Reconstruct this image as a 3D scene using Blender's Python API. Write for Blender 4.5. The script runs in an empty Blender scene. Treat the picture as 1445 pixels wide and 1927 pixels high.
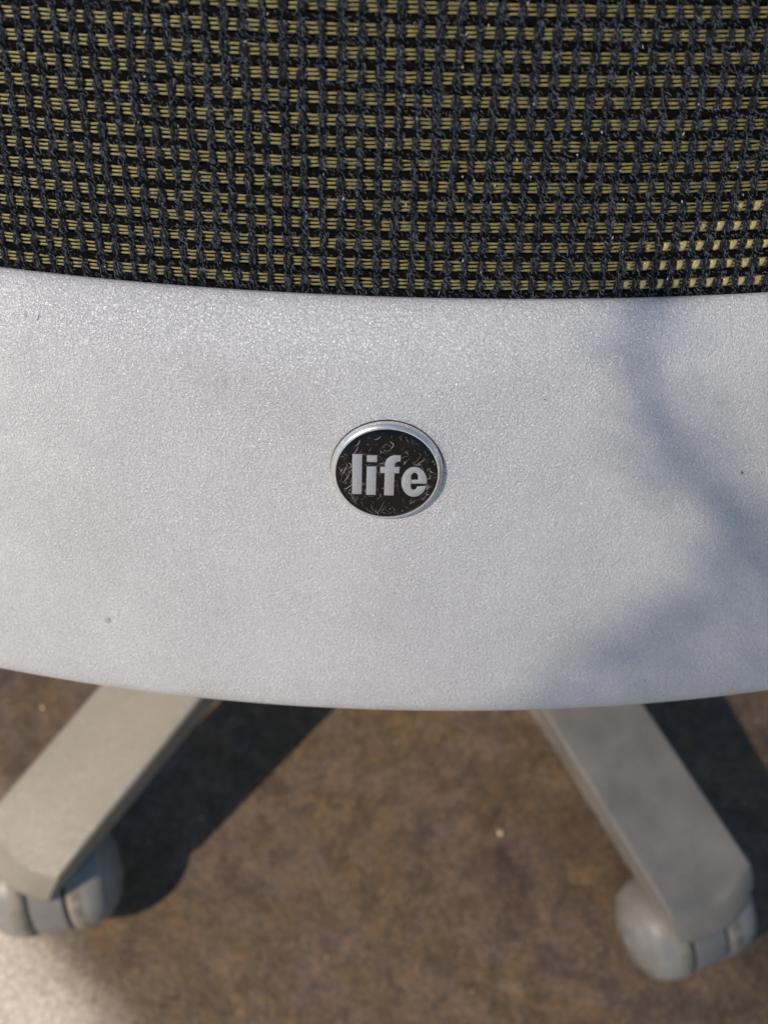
import bpy, bmesh, math, random
from mathutils import Vector, Matrix
random.seed(7)
R = math.radians
PI = math.pi
scene = bpy.context.scene
col = scene.collection

# ------------------------------------------------------------------ camera, world, sun, exposure
SUN = Vector((-.769, -.425, 1.0)).normalized()          # direction towards the sun
cam_d = bpy.data.cameras.new('camera'); cam = bpy.data.objects.new('camera', cam_d); col.objects.link(cam)
cam.location = (0, 0, .621)
cam.matrix_world = Matrix.Translation((0, 0, .621)) @ Matrix.Rotation(R(90 - 62.4), 4, 'X') @ Matrix.Rotation(R(1.76), 4, 'Z')
cam_d.sensor_fit = 'VERTICAL'; cam_d.sensor_height = 36; cam_d.sensor_width = 27
cam_d.lens = 2067 / 1927 * 36
cam_d.clip_start = .01; cam_d.clip_end = 500
cam_d.dof.use_dof = True; cam_d.dof.focus_distance = .238; cam_d.dof.aperture_fstop = 15
scene.camera = cam
w = bpy.data.worlds.new('World'); scene.world = w; w.use_nodes = True
nt = w.node_tree; bg = nt.nodes['Background']
sky = nt.nodes.new('ShaderNodeTexSky'); sky.sky_type = 'NISHITA'; sky.sun_disc = False
sky.sun_elevation = math.asin(SUN.z); sky.sun_rotation = math.atan2(SUN.x, SUN.y) % (2 * PI)
sky.air_density = 1.2; sky.dust_density = .2; sky.ozone_density = 5.0
nt.links.new(sky.outputs[0], bg.inputs[0]); bg.inputs[1].default_value = .105
sd = bpy.data.lights.new('sun', 'SUN'); so = bpy.data.objects.new('sun', sd); col.objects.link(so)
sd.energy = 3.4; sd.angle = R(.53); sd.color = (1.0, .86, .69)
so.rotation_euler = SUN.to_track_quat('Z', 'Y').to_euler(); so.location = SUN * 6
vs = scene.view_settings
vs.view_transform = 'Standard'; vs.look = 'None'; vs.gamma = 1; vs.use_curve_mapping = False; vs.exposure = 0.0

# ------------------------------------------------------------------ materials
def newmat(name):
    m = bpy.data.materials.new(name); m.use_nodes = True
    return m, m.node_tree, m.node_tree.nodes['Principled BSDF']
def N(nt, t, **kw):
    n = nt.nodes.new(t)
    for k, v in kw.items():
        if k.startswith('i_'): n.inputs[k[2:].replace('_', ' ')].default_value = v
        else: setattr(n, k, v)
    return n
def ramp(nt, src, stops, interp='LINEAR'):
    r = nt.nodes.new('ShaderNodeValToRGB'); r.color_ramp.interpolation = interp
    el = r.color_ramp.elements
    while len(el) < len(stops): el.new(.5)
    for e, (p, c) in zip(el, stops):
        e.position = p; e.color = c if len(c) == 4 else (*c, 1)
    nt.links.new(src, r.inputs[0]); return r
def mapr(nt, src, a, b, c, d):
    n = nt.nodes.new('ShaderNodeMapRange'); n.inputs[1].default_value = a; n.inputs[2].default_value = b
    n.inputs[3].default_value = c; n.inputs[4].default_value = d; nt.links.new(src, n.inputs[0]); return n
def mixc(nt, fac, a, b):
    n = nt.nodes.new('ShaderNodeMix'); n.data_type = 'RGBA'
    for s, v in ((n.inputs[0], fac), (n.inputs[6], a), (n.inputs[7], b)):
        if isinstance(v, (int, float)): s.default_value = v
        elif isinstance(v, tuple): s.default_value = (*v, 1)
        else: nt.links.new(v, s)
    return n.outputs[2]
def coords(nt, kind='Object'):
    return nt.nodes.new('ShaderNodeTexCoord').outputs[kind]

def silver(name, base, rough, metal, grain, strength, dist, wear=.07):
    m, nt, b = newmat(name); L = nt.links.new
    co = coords(nt)
    n1 = N(nt, 'ShaderNodeTexNoise', i_Scale=grain, i_Detail=3.0, i_Roughness=.62, i_Distortion=1.2); L(co, n1.inputs['Vector'])
    n2 = N(nt, 'ShaderNodeTexNoise', i_Scale=28.0, i_Detail=4.0, i_Roughness=.6); L(co, n2.inputs['Vector'])
    vo = N(nt, 'ShaderNodeTexVoronoi', i_Scale=grain * 2.2); L(co, vo.inputs['Vector'])
    # flakes: some cells are brighter and shinier
    sx = nt.nodes.new('ShaderNodeSeparateColor'); L(vo.outputs['Color'], sx.inputs[0])
    fl = mapr(nt, sx.outputs[0], .9, 1.0, 0, 1)
    big = mapr(nt, n2.outputs[0], .3, .7, 1 - wear, 1 + wear * .7)
    c0 = mixc(nt, fl.outputs[0], base, tuple(min(1, v * 1.35) for v in base))
    mu = nt.nodes.new('ShaderNodeMix'); mu.data_type = 'RGBA'; mu.blend_type = 'MULTIPLY'; mu.inputs[0].default_value = 1
    L(c0, mu.inputs[6]); L(big.outputs[0], mu.inputs[7])
    dk = mapr(nt, n1.outputs[0], .3, .55, .86, 1.02)
    mu2 = nt.nodes.new('ShaderNodeMix'); mu2.data_type = 'RGBA'; mu2.blend_type = 'MULTIPLY'; mu2.inputs[0].default_value = 1
    L(mu.outputs[2], mu2.inputs[6]); L(dk.outputs[0], mu2.inputs[7])
    L(mu2.outputs[2], b.inputs['Base Color'])
    rr = mapr(nt, fl.outputs[0], 0, 1, 1.0, .55); rv = mapr(nt, n2.outputs[0], .3, .7, rough * .85, rough * 1.2)
    rm = N(nt, 'ShaderNodeMath', operation='MULTIPLY'); L(rr.outputs[0], rm.inputs[0]); L(rv.outputs[0], rm.inputs[1]); L(rm.outputs[0], b.inputs['Roughness'])
    b.inputs['Metallic'].default_value = metal
    bp = N(nt, 'ShaderNodeBump', i_Strength=strength, i_Distance=dist); L(n1.outputs[0], bp.inputs['Height'])
    L(bp.outputs[0], b.inputs['Normal'])
    return m
M_rail = silver('silver_grained_paint', (.70, .705, .72), .42, .38, 1800, 1.0, .00055)
M_leg = silver('silver_leg_paint', (.30, .263, .212), .5, .12, 900, .5, .0004, .16)
M_rim = silver('satin_rim', (.66, .66, .64), .28, .75, 900, .05, .0001)
M_letter = silver('letter_silver', (.39, .40, .41), .42, .3, 2200, .35, .0001)

def plain(name, base, rough, metal=0.0, noise=None, sheen=0.0, var=.25, bump=None, spec=.5):
    m, nt, b = newmat(name); L = nt.links.new
    b.inputs['Roughness'].default_value = rough; b.inputs['Metallic'].default_value = metal
    b.inputs['Sheen Weight'].default_value = sheen; b.inputs['Specular IOR Level'].default_value = spec
    co = coords(nt)
    n1 = N(nt, 'ShaderNodeTexNoise', i_Scale=noise or 60.0, i_Detail=4.0, i_Roughness=.65); L(co, n1.inputs['Vector'])
    r = mapr(nt, n1.outputs[0], .3, .7, 1 - var, 1 + var)
    mu = nt.nodes.new('ShaderNodeMix'); mu.data_type = 'RGBA'; mu.blend_type = 'MULTIPLY'; mu.inputs[0].default_value = 1
    mu.inputs[6].default_value = (*base, 1); L(r.outputs[0], mu.inputs[7]); L(mu.outputs[2], b.inputs['Base Color'])
    if bump:
        bp = N(nt, 'ShaderNodeBump', i_Strength=bump[0], i_Distance=bump[1]); L(n1.outputs[0], bp.inputs['Height']); L(bp.outputs[0], b.inputs['Normal'])
    return m
M_yarn = plain('charcoal_yarn', (.0065, .0085, .0135), .85, 0, 3000, .04, .7, (1.0, .0003), .25)
M_cord = plain('black_cord', (.0035, .0033, .0035), .9, 0, 2500, 0, .5, (1.0, .0003), .08)
M_strand = plain('olive_strand', (.245, .207, .078), .42, 0, 900, 0, .18)
M_fuzz = plain('grey_fuzz', (.10, .115, .14), .7, 0, 800, 0, .8, None, .3)
M_lint = plain('white_lint', (.6, .6, .58), .6, 0, 800, 0, .2)
M_gap_sheet = plain('black_gap_sheet', (.003, .003, .003), .9, 0, 1500, 0, .4, None, .05)
M_face = plain('black_gloss', (.006, .005, .0055), .14, 0, 300, 0, .3, None, .2)
M_scratch = plain('scratch_grey', (.36, .34, .35), .5, 0, 900, 0, .5)
M_wheel = plain('grey_wheel_plastic', (.27, .25, .215), .42, 0, 45, 0, .22, (.15, .0006))
M_hood = plain('grey_hood_plastic', (.22, .205, .185), .45, 0, 60, 0, .12)
M_tread = plain('dirty_tread', (.27, .235, .18), .6, 0, 120, 0, .4)
M_dark = plain('dark_gap', (.008, .008, .008), .8, 0, 200, 0, .3, None, .1)
M_seat = plain('black_seat_fabric', (.012, .012, .013), .9, 0, 900, .1, .4, (.6, .001))
M_steel = plain('black_metal', (.02, .02, .02), .4, .2, 100, 0, .2)
M_chip = plain('pale_chip', (.66, .48, .28), .3, 0, 400, 0, .2)
M_scuff = plain('grey_scuff', (.44, .435, .43), .6, 0, 2500, 0, .4)
M_teal = plain('teal_spot', (.02, .25, .22), .3, 0, 400, 0, .3)

def floor_mat():
    m, nt, b = newmat('stained_concrete'); L = nt.links.new
    co = coords(nt)
    a = N(nt, 'ShaderNodeTexNoise', i_Scale=15.0, i_Detail=6.0, i_Roughness=.62, i_Distortion=.4); L(co, a.inputs['Vector'])
    c = N(nt, 'ShaderNodeTexNoise', i_Scale=62.0, i_Detail=6.0, i_Roughness=.75, i_Distortion=.6); L(co, c.inputs['Vector'])
    d = N(nt, 'ShaderNodeTexNoise', i_Scale=300.0, i_Detail=4.0, i_Roughness=.7); L(co, d.inputs['Vector'])
    r1 = ramp(nt, a.outputs[0], [(.32, (.066, .036, .022)), (.44, (.136, .092, .062)), (.55, (.122, .076, .034)), (.67, (.180, .126, .082))])
    r2 = ramp(nt, c.outputs[0], [(.32, (.48, .44, .42)), (.5, (1, 1, 1)), (.66, (1.45, 1.36, 1.25))])
    r3 = ramp(nt, d.outputs[0], [(.32, (.62, .61, .60)), (.52, (1, 1, 1)), (.66, (1.4, 1.37, 1.33))])
    def mul(x, y):
        n = nt.nodes.new('ShaderNodeMix'); n.data_type = 'RGBA'; n.blend_type = 'MULTIPLY'; n.inputs[0].default_value = 1
        L(x, n.inputs[6]); L(y, n.inputs[7]); return n.outputs[2]
    brown = mul(mul(r1.outputs[0], r2.outputs[0]), r3.outputs[0])
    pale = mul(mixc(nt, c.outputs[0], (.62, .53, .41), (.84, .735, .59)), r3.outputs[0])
    # sunlit patch at the lower left, painted as paler concrete colour
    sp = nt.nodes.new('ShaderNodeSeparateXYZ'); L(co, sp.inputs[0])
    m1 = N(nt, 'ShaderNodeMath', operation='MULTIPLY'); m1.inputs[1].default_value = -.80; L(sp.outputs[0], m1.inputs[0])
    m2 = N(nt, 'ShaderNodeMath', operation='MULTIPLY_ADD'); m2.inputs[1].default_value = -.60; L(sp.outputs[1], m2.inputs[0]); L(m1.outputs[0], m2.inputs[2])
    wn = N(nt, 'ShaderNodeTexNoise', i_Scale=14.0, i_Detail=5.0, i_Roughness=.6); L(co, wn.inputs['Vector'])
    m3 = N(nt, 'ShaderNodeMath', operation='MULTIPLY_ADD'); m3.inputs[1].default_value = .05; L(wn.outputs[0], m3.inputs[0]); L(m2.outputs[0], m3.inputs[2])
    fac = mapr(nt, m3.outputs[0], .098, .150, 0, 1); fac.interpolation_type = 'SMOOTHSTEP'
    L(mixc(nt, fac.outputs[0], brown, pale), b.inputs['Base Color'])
    rg = mapr(nt, c.outputs[0], .3, .7, .5, .8); L(rg.outputs[0], b.inputs['Roughness'])
    ad = N(nt, 'ShaderNodeMath', operation='ADD'); L(c.outputs[0], ad.inputs[0]); L(d.outputs[0], ad.inputs[1])
    bp = N(nt, 'ShaderNodeBump', i_Strength=.5, i_Distance=.002); L(ad.outputs[0], bp.inputs['Height']); L(bp.outputs[0], b.inputs['Normal'])
    return m
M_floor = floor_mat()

# ------------------------------------------------------------------ helpers
def mesh_from(name, verts, faces, mat, smooth=True):
    me = bpy.data.meshes.new(name); me.from_pydata(verts, [], faces)
    if smooth: me.polygons.foreach_set('use_smooth', [True] * len(me.polygons))
    me.materials.append(mat); me.update(); return me
def mesh_bm(name, bm, mat, smooth=True, angle=None):
    bmesh.ops.recalc_face_normals(bm, faces=bm.faces)
    me = bpy.data.meshes.new(name); bm.to_mesh(me); bm.free()
    if smooth:
        me.polygons.foreach_set('use_smooth', [True] * len(me.polygons))
        if angle:
            try: me.set_sharp_from_angle(angle=R(angle))
            except Exception: pass
    me.materials.append(mat); return me
WORLD = {}
def put(name, me, mw, parent=None):
    """link an object with world matrix mw under parent"""
    o = bpy.data.objects.new(name, me); col.objects.link(o)
    WORLD[o.name] = mw.copy()
    if parent is not None:
        o.parent = parent; o.matrix_local = WORLD[parent.name].inverted() @ mw
    else: o.matrix_world = mw
    return o
def empty(name, loc):
    o = bpy.data.objects.new(name, None); col.objects.link(o)
    o.empty_display_size = .05; o.location = loc; WORLD[o.name] = Matrix.Translation(loc); return o
def tube_path(pts, rad, sides=6, ry=None, closed_caps=True):
    """sweep an ellipse along points (rad may be a list of (ra, rb)); returns verts, faces"""
    n = len(pts); vs_, fs = [], []
    pts = [Vector(p) for p in pts]
    for i, p in enumerate(pts):
        t = (pts[min(i + 1, n - 1)] - pts[max(i - 1, 0)]).normalized()
        up = Vector((0, 1, 0)) if abs(t.y) < .9 else Vector((0, 0, 1))
        a = t.cross(up).normalized(); b_ = a.cross(t).normalized()
        ra, rb = rad[i] if isinstance(rad, list) else (rad, ry or rad)
        for k in range(sides):
            th = 2 * PI * k / sides
            vs_.append(p + a * (math.cos(th) * ra) + b_ * (math.sin(th) * rb))
    for i in range(n - 1):
        for k in range(sides):
            k2 = (k + 1) % sides
            fs.append((i * sides + k, i * sides + k2, (i + 1) * sides + k2, (i + 1) * sides + k))
    if closed_caps:
        fs.append(tuple(range(sides))[::-1]); fs.append(tuple((n - 1) * sides + k for k in range(sides)))
    return vs_, fs
def sweep(profile, xs, fn, closed=True):
    """profile: list of (y,z); fn(x, y, z) -> vector; skin the strip along xs"""
    k = len(profile); vs_, fs = [], []
    for x in xs:
        for (y, z) in profile: vs_.append(fn(x, y, z))
    for i in range(len(xs) - 1):
        for j in range(k if closed else k - 1):
            j2 = (j + 1) % k
            fs.append((i * k + j, i * k + j2, (i + 1) * k + j2, (i + 1) * k + j))
    if closed:
        fs.append(tuple(range(k))[::-1]); fs.append(tuple((len(xs) - 1) * k + j for j in range(k)))
    return vs_, fs
def lathe(profile, seg=64):
    """profile list of (r, z) revolved about local z"""
    bm = bmesh.new(); rings = []
    for r_, z in profile:
        if r_ < 1e-7: rings.append([bm.verts.new((0, 0, z))])
        else: rings.append([bm.verts.new((r_ * math.cos(2 * PI * k / seg), r_ * math.sin(2 * PI * k / seg), z)) for k in range(seg)])
    for a, b_ in zip(rings, rings[1:]):
        for k in range(seg):
            k2 = (k + 1) % seg
            if len(a) == 1 and len(b_) == 1: continue
            if len(a) == 1: bm.faces.new((a[0], b_[k], b_[k2]))
            elif len(b_) == 1: bm.faces.new((a[k], b_[0], a[k2]))
            else: bm.faces.new((a[k], b_[k], b_[k2], a[k2]))
    return bm

# ------------------------------------------------------------------ floor
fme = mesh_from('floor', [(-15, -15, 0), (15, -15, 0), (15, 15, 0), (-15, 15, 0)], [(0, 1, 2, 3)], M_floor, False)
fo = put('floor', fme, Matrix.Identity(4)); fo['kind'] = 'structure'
fo['label'] = 'brown stained concrete floor with a bright sunlit patch painted in'

# ------------------------------------------------------------------ the chair
HUB = Vector((.0039, .321, 0))
chair = empty('office_chair', HUB)
chair['label'] = 'silver office chair seen from behind with olive and black mesh back'
chair['category'] = 'office chair'

# frame of the lower back: x right, y into the chair, z up along the back
TILT = R(29); RHO = .36
BADGE = Vector((.00036, .12028, .41080))
nrm = Vector((0, -math.cos(TILT), math.sin(TILT))); up = Vector((0, math.sin(TILT), math.cos(TILT)))
MB = Matrix(((1, 0, 0, BADGE.x), (0, -nrm.y, up.y, BADGE.y), (0, -nrm.z, up.z, BADGE.z), (0, 0, 0, 1)))
HALF = .195; MTOP = .30
def bow(x): return x * x / (2 * RHO)

# --- rail
prof = []
zt, zb = .0372, -.0750
outer = [(.0105, zt - .003), (.0092, zt - .0006), (.0082, zt), (.0073, zt - .0001), (.0062, zt - .0009), (.0050, zt - .0023), (.0038, zt - .0042), (.0027, zt - .0062), (.0018, zt - .0083), (.0011, zt - .0104), (.0006, zt - .0130), (.0004, zt - .0165)]
mid = []
for k in range(1, 14):
    z = (zt - .0165) + (zb + .006 - (zt - .0165)) * k / 14
    mid.append((.0004 - .0006 * math.sin(PI * k / 14) , z))
low = [(.0004, zb + .006), (.0008, zb + .0038), (.0015, zb + .002), (.0026, zb + .0008), (.0040, zb + .0001), (.0056, zb), (.0075, zb + .0006)]
inner = [(.012, zb + .004), (.0125, -.02), (.0125, .02), (.012, zt - .006)]
profile = outer + mid + low + inner
xs = [-HALF - .012 + (2 * HALF + .024) * i / 200 for i in range(201)]
def railpt(x, y, z):
    # the lower edge dips very slightly towards the sides
    if z < 0: z = z - .0028 * (x / .1) ** 2 * (z / zb)
    return Vector((x, y + bow(x), z))
v, f = sweep(profile, xs, railpt)
rail = put('back_rail', mesh_from('back_rail', v, f, M_rail), MB, chair)
rail['label'] = 'curved silver plastic lower rail of the back with fine grain'
rail.data.set_sharp_from_angle(angle=R(50))

# small dark pits and scuffs on the rail
for (x, z, lx, lz) in ((.081, -.003, .0003, .00045), (.068, -.0645, .0002, .0003), (-.077, .031, .00025, .0014), (-.0685, -.050, .0008, .0009), (-.095, -.052, .0007, .00025), (-.048, .024, .0004, .00015), (.033, .018, .0002, .0002)):
    bm = bmesh.new(); n_ = 9
    bm.faces.new([bm.verts.new((x + lx * math.cos(2 * PI * k / n_) * random.uniform(.5, 1.2), bow(x) - .0004, z + lz * math.sin(2 * PI * k / n_) * random.uniform(.5, 1.2))) for k in range(n_)])
    put('scuff_mark', mesh_bm('scuff_mark', bm, M_dark if x > 0 else M_scuff), MB, chair)

# --- mesh back
PX, PZ = .00362, .00406
Z0 = .0377           # first cord
rows = int((MTOP - Z0) / PZ)
cols = int(HALF / PX)
NM = .0092                # depth of the fabric behind the rail face
mesh = empty('mesh_back', HUB); mesh.parent = chair; mesh.location = (0, 0, 0); WORLD[mesh.name] = Matrix.Translation(HUB)
mesh['label'] = 'woven mesh of black cords, charcoal ribs and olive strands'
def rnd(a): return random.uniform(-a, a)
# cords and strands run along x, follow the bow
nseg = cols * 2 * 4
def line_mesh(name, ra, rb, amp, mat, jitter, drift):
    pts, rad = [], []
    p1, p2, p3 = (random.uniform(0, 6.28) for _ in range(3))
    for i in range(nseg + 1):
        x = -cols * PX + i * PX / 4
        ph = 2 * PI * x / PX
        # lines bulge forward between the ribs (ribs sit at x = k*PX) and wander a little
        wz = drift * (math.sin(x * 95 + p1) + .7 * math.sin(x * 260 + p2) + .6 * math.sin(x * 611 + p3))
        pts.append((x, bow(x) - amp * (.5 - .5 * math.cos(ph)) + rnd(jitter), wz + rnd(jitter)))
        rad.append((ra * (1 + rnd(.16)), rb * (1 + rnd(.1))))
    v, f = tube_path(pts, rad, 6)
    return mesh_from(name, v, f, mat)
cord_me = [line_mesh('cord', .00084, .0006, .00005, M_cord, .00010, .00006) for _ in range(6)]
strand_me = [line_mesh('strand', .00027, .00021, .00022, M_strand, .00004, .000035) for _ in range(9)]
for r_ in range(rows):
    z = Z0 + r_ * PZ
    put('cord', cord_me[(r_ * 5) % 6], MB @ Matrix.Translation((0, NM - .00012, z)), mesh)
    for s in range(3):
        put('strand', strand_me[(r_ * 4 + s * 2) % 9], MB @ Matrix.Translation((0, NM + .00030, z + .00124 + .00079 * s)) @ Matrix.Rotation(rnd(.0006), 4, 'Y'), mesh)
# clear glassy knots in the lower right corner, where the three strands of a cell run together
M_knot = plain('amber_knot', (.44, .35, .15), .25, 0, 700, 0, .25)
knot_me = []
for q in range(3):
    bm = bmesh.new(); bmesh.ops.create_icosphere(bm, subdivisions=2, radius=1)
    for vtx in bm.verts:
        c = vtx.co; c.x = math.copysign(abs(c.x) ** .7, c.x) * .00078; c.z = math.copysign(abs(c.z) ** .6, c.z) * .00108; c.y *= .00045
        c.x += c.z * .15; vtx.co = c * random.uniform(.93, 1.07)
    knot_me.append(mesh_bm('knot', bm, M_knot))
for r_, x0 in enumerate((.046, .047, .051, .061, .068)):
    for k in range(cols):
        x = (k + .5) * PX
        if x < x0 or x > .125: continue
        fade = min(1, .55 + (x - x0) / .012)
        put('knot', knot_me[(k + r_) % 3], MB @ Matrix.Translation((x, bow(x) + NM + .00012 + .0003 * (1 - fade), Z0 + r_ * PZ + .00198)) @ Matrix.Rotation(math.atan(x / RHO), 4, 'Z') @ Matrix.Rotation(rnd(.15), 4, 'Y') @ Matrix.Scale(fade * random.uniform(.92, 1.08), 4), mesh)
# ribs: two fuzzy twisted yarns
L_rib = (rows + 1) * PZ
rib_me = []
for var in range(8):
    V, F = [], []
    ns = (rows + 1) * 8
    for y in range(2):
        pts, rad = [], []
        for i in range(ns + 1):
            z = i * L_rib / ns
            th = 2 * PI * z / PZ + PI * y + var
            pts.append((.00020 * math.cos(th) + (y - .5) * .00064 + .00011 * math.sin(z * 210 + var * 1.3) + .00008 * math.sin(z * 640 + var) + rnd(.00010), -.00012 * math.sin(th) + .00024 * math.cos(2 * PI * z / PZ) + rnd(.00012), z))
            q = .00043 * (1 - .20 * math.cos(2 * PI * z / PZ) + rnd(.24))
            rad.append((q, q * .62))
        v, f = tube_path(pts, rad, 6)
        o = len(V); V += v; F += [tuple(a + o for a in t) for t in f]
    rib_me.append(mesh_from('rib', V, F, M_yarn))
for k in range(-cols, cols + 1):
    x = k * PX
    put('rib', rib_me[(k * 3) % 8], MB @ Matrix.Translation((x + rnd(.00010), bow(x) + NM - .00018, Z0 - PZ)) @ Matrix.Rotation(math.atan(x / RHO), 4, 'Z'), mesh)
# fibres standing off the yarns (part of the fabric, uncountable)
V, F = [], []
Fw = random.Random(3)
for _ in range(34000):
    k = Fw.randint(-30, 30); x = k * PX + Fw.gauss(0, .0007); z = Z0 - .001 + Fw.random() * .078
    on_cord = Fw.random() < .12
    if on_cord: x = Fw.uniform(-.105, .105); z = Z0 + PZ * Fw.randint(0, 18) + Fw.gauss(0, .0005)
    y = bow(x) + NM - .0009 + Fw.uniform(-.0002, .0003)
    ang = Fw.gauss(-.55 if not on_cord else -.9, .5); ln = Fw.uniform(.0004, .0013)
    d = Vector((-math.sin(ang), Fw.uniform(-.5, .1), -math.cos(ang))).normalized() * ln
    p = Vector((x, y, z)); side = Vector((d.z, 0, -d.x)).normalized() * Fw.uniform(.00002, .000045)
    i = len(V); mid_ = p + d * .5 + Vector((Fw.gauss(0, .0001), -.00008, 0))
    V += [p - side, p + side, mid_ + side, mid_ - side, p + d]
    F += [(i, i + 1, i + 2, i + 3), (i + 3, i + 2, i + 4)]
fz = put('fuzz', mesh_from('fuzz', V, F, M_fuzz, False), MB, mesh); fz['kind'] = 'stuff'
fz['label'] = 'fine grey fibres standing off the mesh yarns'
V, F = [], []
for _ in range(90):
    x = Fw.uniform(-.09, .09); z = Z0 + Fw.uniform(.002, .07); y = bow(x) + NM - .0013
    d = Vector((Fw.gauss(.1, .5), 0, -1)).normalized() * Fw.uniform(.0003, .0009); q = Fw.uniform(.00006, .00016)
    sd_ = Vector((-d.z, 0, d.x)).normalized() * q; p = Vector((x, y, z)); i = len(V)
    V += [p, p + d * .4 + sd_, p + d, p + d * .5 - sd_, p + d * .5 + Vector((0, -.0002, 0))]
    F += [(i, i + 1, i + 4), (i + 1, i + 2, i + 4), (i + 2, i + 3, i + 4), (i + 3, i, i + 4)]
lt = put('lint', mesh_from('lint', V, F, M_lint, False), MB, mesh); lt['kind'] = 'stuff'
# black sheet added behind the open weave to darken its gaps
v, f = sweep([(NM + .004, .01), (NM + .004, MTOP), (NM + .012, MTOP), (NM + .012, .01)], [-HALF + HALF * 2 * i / 40 for i in range(41)], lambda x, y, z: Vector((x, y + bow(x), z)))
put('gap_dark_sheet', mesh_from('gap_dark_sheet', v, f, M_gap_sheet), MB, mesh)

# uprights and top rail of the back, outside the picture
for s in (-1, 1):
    pts = [(s * (HALF + .004), bow(HALF) + .004, zt - .02 + (MTOP + .03) * i / 20) for i in range(21)]
    v, f = tube_path(pts, .013, 12); put('side_upright', mesh_from('side_upright', v, f, M_rail), MB, chair)
v, f = sweep([(-.002 + .009 * math.sin(a), MTOP + .008 + .014 * math.cos(a)) for a in [2 * PI * k / 16 for k in range(16)]], [-HALF - .012 + (2 * HALF + .024) * i / 40 for i in range(41)], lambda x, y, z: Vector((x, y + bow(x) + .008, z)))
put('top_rail', mesh_from('top_rail', v, f, M_rail), MB, chair)

# --- badge
MBD = MB
badge_bm = lathe([(0, .001), (.0123, .001), (.0124, -.0002), (.01235, -.0006), (.01215, -.0010), (.0119, -.00135), (.0116, -.0016), (.01135, -.00168), (.0112, -.00162), (.0112, -.0012), (0, -.0012)], 96)
ROTB = Matrix.Rotation(R(-90), 4, 'X')       # lathe z -> frame y
badge = put('badge', mesh_bm('badge', badge_bm, M_rim, True, 40), MBD @ ROTB, chair)
badge['label'] = 'round black badge with a silver rim and the word life'
face_bm = lathe([(0, -.00158), (.0090, -.00157), (.0108, -.00150), (.01118, -.00138), (.01118, -.0010), (0, -.0010)], 96)
put('face', mesh_bm('face', face_bm, M_face, True, 40), MBD @ ROTB, badge)
gap_bm = lathe([(.0118, -.00022), (.01244, -.00010), (.01250, .0004), (.0118, .0004)], 96)
put('gap_shade_ring', mesh_bm('gap_shade_ring', gap_bm, M_dark), MBD @ ROTB, badge)  # dark ring standing in for the shade in the gap round the badge
# letters: outlines in mm, relative to the face centre (x right, z up)
SXm, SZm = .2353 * .117e-3, .2353 * .1345e-3
cR, sR = math.cos(R(-1.76)), math.sin(R(-1.76))
def lp(px, py):   # drawing units of the lettering sheet -> metres on the face
    dx, dy = px - 707, py - 648
    return (dx * SXm - sR * 0, -dy * SZm + dx * SXm * .02)
def arc(cx, cy, rx, ry, a0, a1, n):
    return [(cx + rx * math.cos(R(a0 + (a1 - a0) * i / n)), cy - ry * math.sin(R(a0 + (a1 - a0) * i / n))) for i in range(n + 1)]
def letter(name, loops):
    """each loop a simple outline; bridged loops are pre-cut into one"""
    bm = bmesh.new()
    for lpz in loops:
        pts = [lp(*q) for q in lpz]
        vsb = [bm.verts.new((x, -.00150, z)) for x, z in pts]
        fc = bm.faces.new(vsb)
        ret = bmesh.ops.extrude_face_region(bm, geom=[fc])
        top = [g for g in ret['geom'] if isinstance(g, bmesh.types.BMVert)]
        tf = [g for g in ret['geom'] if isinstance(g, bmesh.types.BMFace)]
        for q in top: q.co.y = -.00178
        edges = [e for t in tf for e in t.edges]
        bmesh.ops.bevel(bm, geom=edges, offset=.00016, segments=2, affect='EDGES', profile=.5)
    o = put(name, mesh_bm(name, bm, M_letter, True, 35), MBD, badge); return o
def rect(x0, y0, x1, y1): return [(x0, y0), (x1, y0), (x1, y1), (x0, y1)]
letter('letter_l', [rect(432, 490, 512, 815)])
letter('letter_i', [rect(546, 587, 626, 820), rect(546, 498, 630, 553)])
fo_ = [(690, 822), (690, 640), (653, 638), (653, 590), (690, 590)]
fo_ += arc(775, 570, 85, 75, 180, 90, 8) + [(815, 496), (815, 546), (792, 545)] + arc(792, 568, 22, 22, 95, 180, 5) + [(770, 590), (808, 590), (808, 640), (770, 640), (770, 823)]
letter('letter_f', [fo_])
# e: outer outline from the bar's right end around to the lower lip, then back inside; the eye is cut by a hairline joint at the bar
eo = [(1031, 722)] + arc(928, 708, 103, 122, 0, 180, 18) + arc(928, 708, 103, 122, 180, 345, 18)[1:]
eo += [(952, 740 + 6)] + arc(928, 742, 25, 30, -30, -180, 7)[0:]
eo += [(903, 722)]
# eye: walk up from the bar's left end and around, closing on the bar with a thin slit
eo += [(903, 690), (903, 676)] + arc(929, 664, 27, 31, 180, 0, 8) + [(956, 690), (906, 690), (906, 722)]
letter('letter_e', [eo])
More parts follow.
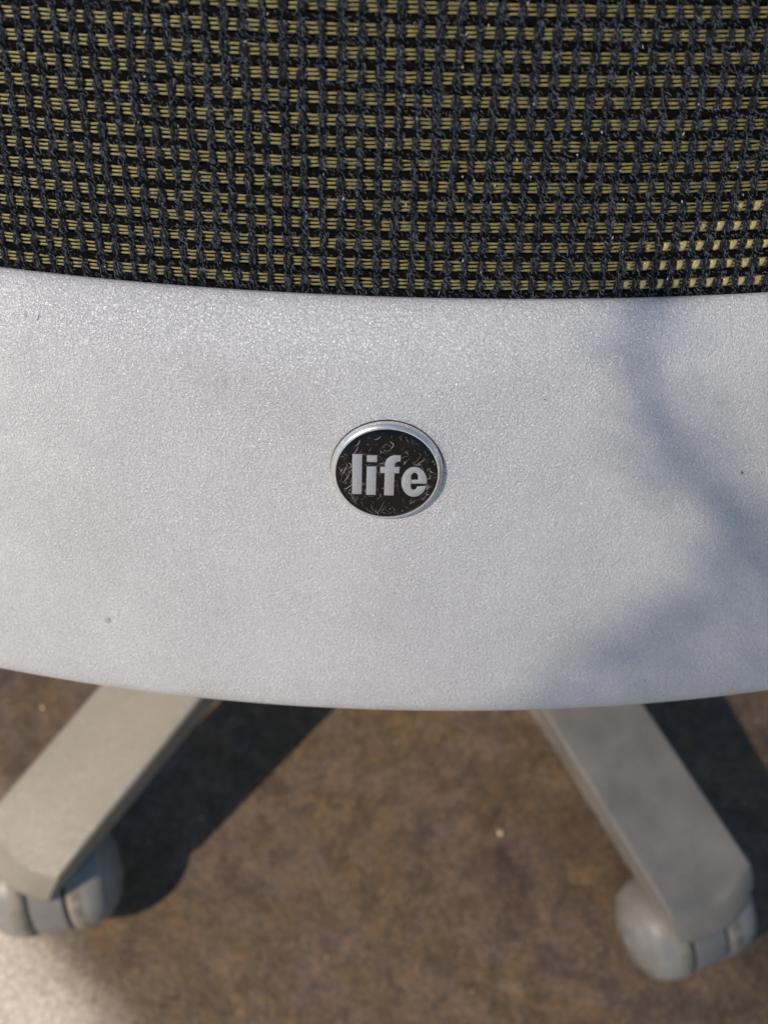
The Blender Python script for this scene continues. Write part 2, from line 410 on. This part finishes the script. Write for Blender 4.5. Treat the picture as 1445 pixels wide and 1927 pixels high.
# scratches on the face
bm = bmesh.new(); S = random.Random(11)
def stroke(x, z, ang, ln, wd, curve):
    n = 5; prev = None
    for i in range(n + 1):
        t = i / n; wq = wd * math.sin(PI * (t * .9 + .05))
        a, b_ = x, z
        if math.hypot(a, b_) > .0109: break
        dx, dz = math.cos(ang), math.sin(ang)
        y = -.00163 if math.hypot(a, b_) < .0100 else -.00159
        q = (bm.verts.new((a - dz * wq, y, b_ + dx * wq)), bm.verts.new((a + dz * wq, y, b_ - dx * wq)))
        if prev: bm.faces.new((prev[0], prev[1], q[1], q[0]))
        prev = q; x += dx * ln / n; z += dz * ln / n; ang += curve / n
for _ in range(300):
    u = S.random()
    if u < .36: r_, th = S.uniform(.0060, .0108), S.gauss(R(188), .5)        # left side
    elif u < .5: r_, th = S.uniform(.0085, .0109), S.gauss(R(285), .5)       # bottom
    elif u < .62: r_, th = S.uniform(.0085, .0109), S.gauss(R(-12), .3)      # right of the e
    elif u < .9: r_, th = S.uniform(.002, .0107), S.uniform(R(20), R(165))   # above the word
    else: r_, th = .0108 * math.sqrt(S.random()), S.uniform(0, 2 * PI)
    bold = S.random() < .12
    stroke(r_ * math.cos(th), r_ * math.sin(th), S.choice((S.gauss(R(48), .35), S.gauss(R(-55), .4), S.uniform(0, 6.28))),
           S.uniform(.0005, .0022) if not bold else S.uniform(.0003, .0014), S.uniform(.000006, .000022) if not bold else S.uniform(.00003, .000065), S.gauss(0, .14))
for (x, z, a, l, cv) in ((-.0098, -.0028, .9, .0042, .5), (-.0101, -.0010, 1.0, .0036, .4), (-.0078, .0045, .7, .003, .9), (.0055, .0030, -.7, .0022, 1.6), (.0062, .0022, .9, .0028, -.5), (-.0072, .0068, .4, .0022, 1.4), (-.0095, -.0042, .3, .0030, 1.0), (.0088, -.0040, 1.2, .0020, .8), (-.0030, .0086, 0, .0018, 1.5), (-.0085, .0010, .8, .0026, -.4)):
    stroke(x, z, a, l, .00006, cv)
for _ in range(26):      # a few that cross the letters
    x, z = S.uniform(-.0075, .0085), S.uniform(-.0045, .0040); a = S.choice((R(48), R(-50))) + S.gauss(0, .3); n0 = len(bm.verts)
    stroke(x, z, a, S.uniform(.0006, .002), S.uniform(.000008, .00002), S.gauss(0, .1))
    bm.verts.ensure_lookup_table()
    for q in bm.verts[n0:]: q.co.y = -.00181
sc = put('scratches', mesh_bm('scratches', bm, M_scratch, False), MBD, badge); sc['kind'] = 'stuff'

# --- five-legged base
ROT = R(-1.884); RL = .2865; ZE = .0734; SL = .2216; WL = .0446
def make_leg():
    """local: x outward along the leg, y across, z up; origin on the hub axis at the floor"""
    bm = bmesh.new()
    hw = WL / 2
    # plan outline of the top: straight sides, shallow arc at the outer end
    n_s, n_e = 14, 16
    side = [.045 + (RL - .004 - .045) * i / n_s for i in range(n_s + 1)]
    wd = lambda x: hw + .0022 * max(0, (x - .13) / (RL - .13))
    out = [(x, -wd(x)) for x in side]; he = wd(RL)
    sag = .0075
    for i in range(1, n_e):
        t = -1 + 2 * i / n_e
        out.append((RL - .004 + sag * (1 - t * t), he * t))
    out += [(x, wd(x)) for x in reversed(side)]
    def top(x): return ZE + SL * (RL - x) - .9 * max(0, x - (RL - .03)) ** 2
    def depth(x): return .0225 + .05 * (RL - x)
    # rings: crown, shoulder, side, hem   (inset, drop fraction in metres)
    rings = []
    cx = lambda x: min(x, RL)
    for inset, drop, ext in ((.0030, 0.0, 0), (.0012, .0004, 0), (.0002, .0016, .0004), (-.0004, .0070, .0040), (-.0008, .0135, .0080), (-.0012, .0165, .0090), (-.0020, 1.0, .0085)):
        ring = []
        for (x, y) in out:
            yy = y - math.copysign(min(inset, abs(y)), y) if abs(y) > hw * .6 or inset < 0 else y * (1 - inset / hw)
            xx = x - inset * (1.0 if x > RL - .0042 else 0) + (ext if x > RL - .0042 else 0)
            z = top(x) - (drop if drop < .5 else depth(x))
            ring.append(bm.verts.new((xx, yy, z)))
        rings.append(ring)
    k = len(out)
    for a, b_ in zip(rings, rings[1:]):
        for j in range(k - 1): bm.faces.new((a[j], a[j + 1], b_[j + 1], b_[j]))
    # top skin: pair opposite sides
    a = rings[0]
    for j in range((k - 1) // 2):
        q = [a[j], a[j + 1], a[k - 2 - j], a[k - 1 - j]]
        q = list(dict.fromkeys(q))
        if len(q) >= 3: bm.faces.new(q)
    b_ = rings[-1]
    for j in range((k - 1) // 2):
        q = [b_[j], b_[j + 1], b_[k - 2 - j], b_[k - 1 - j]]
        q = list(dict.fromkeys(q))
        if len(q) >= 3: bm.faces.new(q[::-1])
    return mesh_bm('leg', bm, M_leg, True, 26)
leg_me = make_leg()
# caster: local z up from the floor, x along the axle, y towards the fork's back
RW = .0262
wheel_prof = [(0, .0338), (.008, .0334), (.0140, .0320), (.0178, .0300), (.0186, .0289), (.0200, .0287), (.0222, .0270), (.0243, .0238), (.0256, .0200), (RW, .0160), (RW, .0104), (.0248, .0098), (0, .0098)]
wheel_me = mesh_bm('wheel', lathe(wheel_prof, 64), M_wheel, True, 40)
tread_me = mesh_bm('tread', lathe([(RW - .0006, .0182), (RW + .00025, .0165), (RW + .0004, .0128), (RW + .0001, .0108), (RW - .0008, .0106)], 64), M_tread)
cap_me = mesh_bm('wheel_cap', lathe([(0, .0346), (.0045, .0345), (.0056, .0340), (.0058, .0325)], 32), M_hood)
def hood_mesh():
    V, F = [], []
    for i in range(37):
        a = R(-62 + 304 * i / 36)      # leaves the ground side open
        for (r_, x) in ((.0215, -.0084), (RW - .0008, -.0084), (RW - .0001, -.0078), (RW + .0002, 0), (RW - .0001, .0078), (RW - .0008, .0084), (.0215, .0084)):
            V.append((x, r_ * math.cos(a), RW + r_ * math.sin(a)))
    k = 7
    for i in range(36):
        for j in range(k):
            j2 = (j + 1) % k
            F.append((i * k + j, i * k + j2, (i + 1) * k + j2, (i + 1) * k + j))
    F.append(tuple(range(k))); F.append(tuple(36 * k + j for j in reversed(range(k))))
    me = mesh_from('hood', V, F, M_hood); me.set_sharp_from_angle(angle=R(35)); return me
hood_me = hood_mesh()
core_me = mesh_bm('axle', lathe([(0, -.0099), (.0205, -.0099), (.0205, .0099), (0, .0099)], 32), M_dark)
stem_me = mesh_bm('stem', lathe([(0, .046), (.0075, .046), (.0075, .062), (0, .062)], 24), M_steel)
def caster(pos, rz):
    mw = Matrix.Translation((pos[0], pos[1], 0.0004)) @ Matrix.Rotation(rz, 4, 'Z')
    c = empty('caster', (pos[0], pos[1], 0)); c.parent = chair; c.matrix_local = WORLD[chair.name].inverted() @ mw; WORLD[c.name] = mw
    for s in (1, -1):
        wm = mw @ Matrix.Translation((0, 0, RW)) @ Matrix.Rotation(R(90) * s, 4, 'Y')
        put('wheel', wheel_me, wm, c); put('tread', tread_me, wm, c); put('wheel_cap', cap_me, wm, c)
    put('axle', core_me, mw @ Matrix.Translation((0, 0, RW)) @ Matrix.Rotation(R(90), 4, 'Y'), c)
    put('hood', hood_me, mw, c)
    put('stem', stem_me, Matrix.Translation((pos[0], pos[1], 0)), c)
    return c
CR = RL + .0055
turn = {0: R(11), 1: R(23), 2: R(60), 3: R(150), 4: R(-70)}
for i in range(5):
    az = (-PI / 5, PI / 5, PI * 3 / 5, PI, -PI * 3 / 5)[i] + ROT
    d = Vector((math.sin(az), -math.cos(az), 0))
    ang = math.atan2(d.y, d.x)
    put('leg', leg_me, Matrix.Translation(HUB) @ Matrix.Rotation(ang, 4, 'Z'), chair)
    p = HUB + d * CR
    p = p + Vector(((.011, 0, 0), (-.007, .003, 0), (0, 0, 0), (0, 0, 0), (0, 0, 0))[i])     # trailing swing of each caster
    c = caster(p, turn[i])
    if i == 0:
        mw = WORLD[c.name] @ Matrix.Translation((.0300, .0115, RW + .008))
        put('teal_spot', mesh_bm('teal_spot', lathe([(0, .0012), (.0014, .0008), (.002, 0), (0, -.001)], 12), M_teal), mw, c)
put('hub', mesh_bm('hub', lathe([(0, .085), (.058, .085), (.060, .10), (.056, .122), (.045, .134), (.034, .140), (0, .140)], 48), M_leg, True, 40), Matrix.Translation(HUB), chair)
put('gas_column', mesh_bm('gas_column', lathe([(0, .13), (.025, .13), (.025, .27), (.0145, .272), (.0145, .40), (0, .40)], 40), M_steel, True, 40), Matrix.Translation(HUB), chair)

# --- seat, above and in front of the base, hidden behind the back
def soft_box(name, x0, x1, y0, y1, z0, z1, bev, mat):
    bm = bmesh.new(); bmesh.ops.create_cube(bm, size=1)
    for q in bm.verts: q.co = Vector(((x0 + x1) / 2 + q.co.x * (x1 - x0), (y0 + y1) / 2 + q.co.y * (y1 - y0), (z0 + z1) / 2 + q.co.z * (z1 - z0)))
    bmesh.ops.bevel(bm, geom=bm.edges[:], offset=bev, segments=4, affect='EDGES', profile=.6)
    return put(name, mesh_bm(name, bm, mat), Matrix.Identity(4), chair)
soft_box('seat', -.235, .235, .205, .66, .425, .475, .022, M_seat)
soft_box('seat_pan', -.20, .20, .225, .62, .405, .428, .008, M_steel)
soft_box('back_bracket', -.035, .035, .118, .30, .375, .402, .006, M_steel)

# ------------------------------------------------------------------ loose bits on the floor
def chip(name, x, y, s, mat, label, cat):
    bm = bmesh.new(); bmesh.ops.create_icosphere(bm, subdivisions=2, radius=s)
    for q in bm.verts: q.co *= random.uniform(.75, 1.2); q.co.z *= .6
    o = put(name, mesh_bm(name, bm, mat), Matrix.Translation((x, y, s * .4))); o['label'] = label; o['category'] = cat
chip('stone_chip', .0698, .1262, .0018, M_chip, 'tiny pale shiny chip lying on the brown floor between the legs', 'stone chip')
chip('stone_chip', -0.1941, 0.1895, .0013, M_chip, 'tiny pale grain on the floor at the far left, beside the left leg', 'stone chip')

G = random.Random(21); V, F = [], []
for _ in range(420):
    x, y = G.uniform(-.26, .26), G.uniform(-.08, .26); q = G.choice((.0004, .0005, .0006, .0009)); i = len(V)
    V += [(x + q * G.uniform(.6, 1.2), y, q * .3), (x, y + q * G.uniform(.6, 1.2), q * .3), (x - q * G.uniform(.6, 1.2), y, q * .3), (x, y - q * G.uniform(.6, 1.2), q * .3), (x, y, q * 1.2), (x, y, -.0002)]
    F += [(i, i + 1, i + 4), (i + 1, i + 2, i + 4), (i + 2, i + 3, i + 4), (i + 3, i, i + 4), (i + 1, i, i + 5), (i + 2, i + 1, i + 5), (i + 3, i + 2, i + 5), (i, i + 3, i + 5)]
gr = put('grit', mesh_from('grit', V, F, plain('sand_grit', (.42, .34, .25), .5, 0, 300, 0, .5), False), Matrix.Identity(4)); gr['kind'] = 'stuff'
gr['label'] = 'fine pale sand grains scattered over the brown floor'; gr['category'] = 'grit'

# ------------------------------------------------------------------ made-up sapling, unseen behind the camera, added to shade rail, right leg and floor
S3 = SUN.copy(); A3 = Vector((0, 0, 1)).cross(S3).normalized(); B3 = S3.cross(A3)
def sp(a, b, t): return A3 * a + B3 * b + S3 * t
M_bark = plain('grey_bark', (.10, .075, .05), .9, 0, 60, 0, .3, (.6, .003))
M_leaf = plain('green_leaf', (.05, .09, .03), .55, 0, 30, 0, .3)
TR = Vector((-1.50, -1.20, 0))
shade_tree = empty('added_shade_tree', TR); shade_tree['label'] = 'made-up slender sapling out of view, added to cast soft shade'; shade_tree['category'] = 'shade_tree'
T = random.Random(5)
def limb(name, pts, r0, r1):
    fine = []
    for p, q in zip(pts, pts[1:]):
        for i in range(6): fine.append(Vector(p).lerp(Vector(q), i / 6))
    fine.append(Vector(pts[-1])); n = len(fine)
    v, f = tube_path(fine, [((r0 + (r1 - r0) * i / (n - 1)),) * 2 for i in range(n)], 8)
    put(name, mesh_from(name, v, f, M_bark), Matrix.Identity(4), shade_tree)
top = sp(.30, .12, 2.85)
limb('trunk', [TR, TR + Vector((.01, .01, .7)), TR + Vector((-.01, .02, 1.4)), top, top + Vector((-.03, .02, .4))], .026, .007)
TB = 1.16
elbow = [sp(a, b, TB) for a, b in ((-.0716, .3573), (-.0766, .3596), (-.0843, .3628), (-.0924, .3682), (-.1001, .3747), (-.108, .383))]  # twig laid out to cast the soft dark band on the rail
limb('limb', [top + Vector((0, 0, -.2)), sp(.30, .30, 2.3), sp(.26, .52, 1.8), sp(.10, .46, 1.35), sp(.0, .385, TB + .02), sp(-.05, .352, TB)] + elbow, .004, .0010)
limb('limb', [top, sp(.12, .16, 2.82), sp(-.08, .18, 2.75)], .005, .0015)
limb('limb', [top, sp(.14, .10, 2.88), sp(.04, .11, 2.92)], .004, .0015)
V, F = [], []
def leaf(p, ln, wd):
    d = Vector((T.gauss(0, 1), T.gauss(0, 1), T.gauss(0, 1))).normalized()
    # blades turn broadly towards the light
    n = (S3 + Vector((T.gauss(0, .5), T.gauss(0, .5), T.gauss(0, .5)))).normalized()
    d = (d - n * d.dot(n)).normalized(); e = n.cross(d); i = len(V)
    V.extend([p - d * ln / 2, p - d * ln * .2 + e * wd / 2, p + d * ln * .2 + e * wd * .45, p + d * ln / 2, p + d * ln * .2 - e * wd * .45, p - d * ln * .2 - e * wd / 2, p - d * ln * .15 - n * wd * .12, p + d * ln * .18 - n * wd * .12])
    F.extend([(i, i + 6, i + 1), (i + 1, i + 6, i + 7, i + 2), (i + 2, i + 7, i + 3), (i, i + 5, i + 6), (i + 5, i + 4, i + 7, i + 6), (i + 4, i + 3, i + 7)])
k = 0
while k < 3000:                       # sparse leaves set to part-shade the right leg and floor
    a, b = T.uniform(-.115, .15), T.uniform(.05, .30)
    if b > .165 + 1.12 * (a + .137) or T.random() > min(1, max(.12, (b - .06) * 9)): continue
    leaf(sp(a, b, T.uniform(2.65, 3.05)), T.uniform(.0045, .0065), T.uniform(.0026, .0036)); k += 1
for _ in range(44):                  # small leaves along the twig, spread to soften its shade band
    u = T.random() * 4.999; q = int(u); e0, e1 = elbow[q], elbow[min(q + 1, 5)]
    leaf(e0.lerp(e1, u - q) + A3 * T.gauss(0, .0052) + B3 * T.gauss(0, .0052) + S3 * T.uniform(-.05, .1), T.uniform(.004, .007), T.uniform(.0022, .0036))
k = 0
while k < 640:                       # leaf mass shaped to shade the right of the rail
    a, b = T.uniform(-.070, .05), T.uniform(.27, .375)
    if b > .372 + (a + .05) * .5 or a < -.061 - max(0, b - .335) * .35 or b < .175 + 1.12 * (a + .137): continue
    leaf(sp(a, b, T.uniform(1.35, 1.65)), T.uniform(.004, .007), T.uniform(.0026, .0042)); k += 1
k = 0
while k < 1200:
    p = top + Vector((T.gauss(0, .16), T.gauss(0, .16), .12 + T.gauss(0, .17)))
    a, b = p.dot(A3), p.dot(B3)
    if -.34 < a < .16 and -.2 < b < .55: continue
    leaf(p, T.uniform(.010, .018), T.uniform(.006, .009)); k += 1
cr = put('crown', mesh_from('crown', V, F, M_leaf, False), Matrix.Identity(4), shade_tree); cr['kind'] = 'stuff'
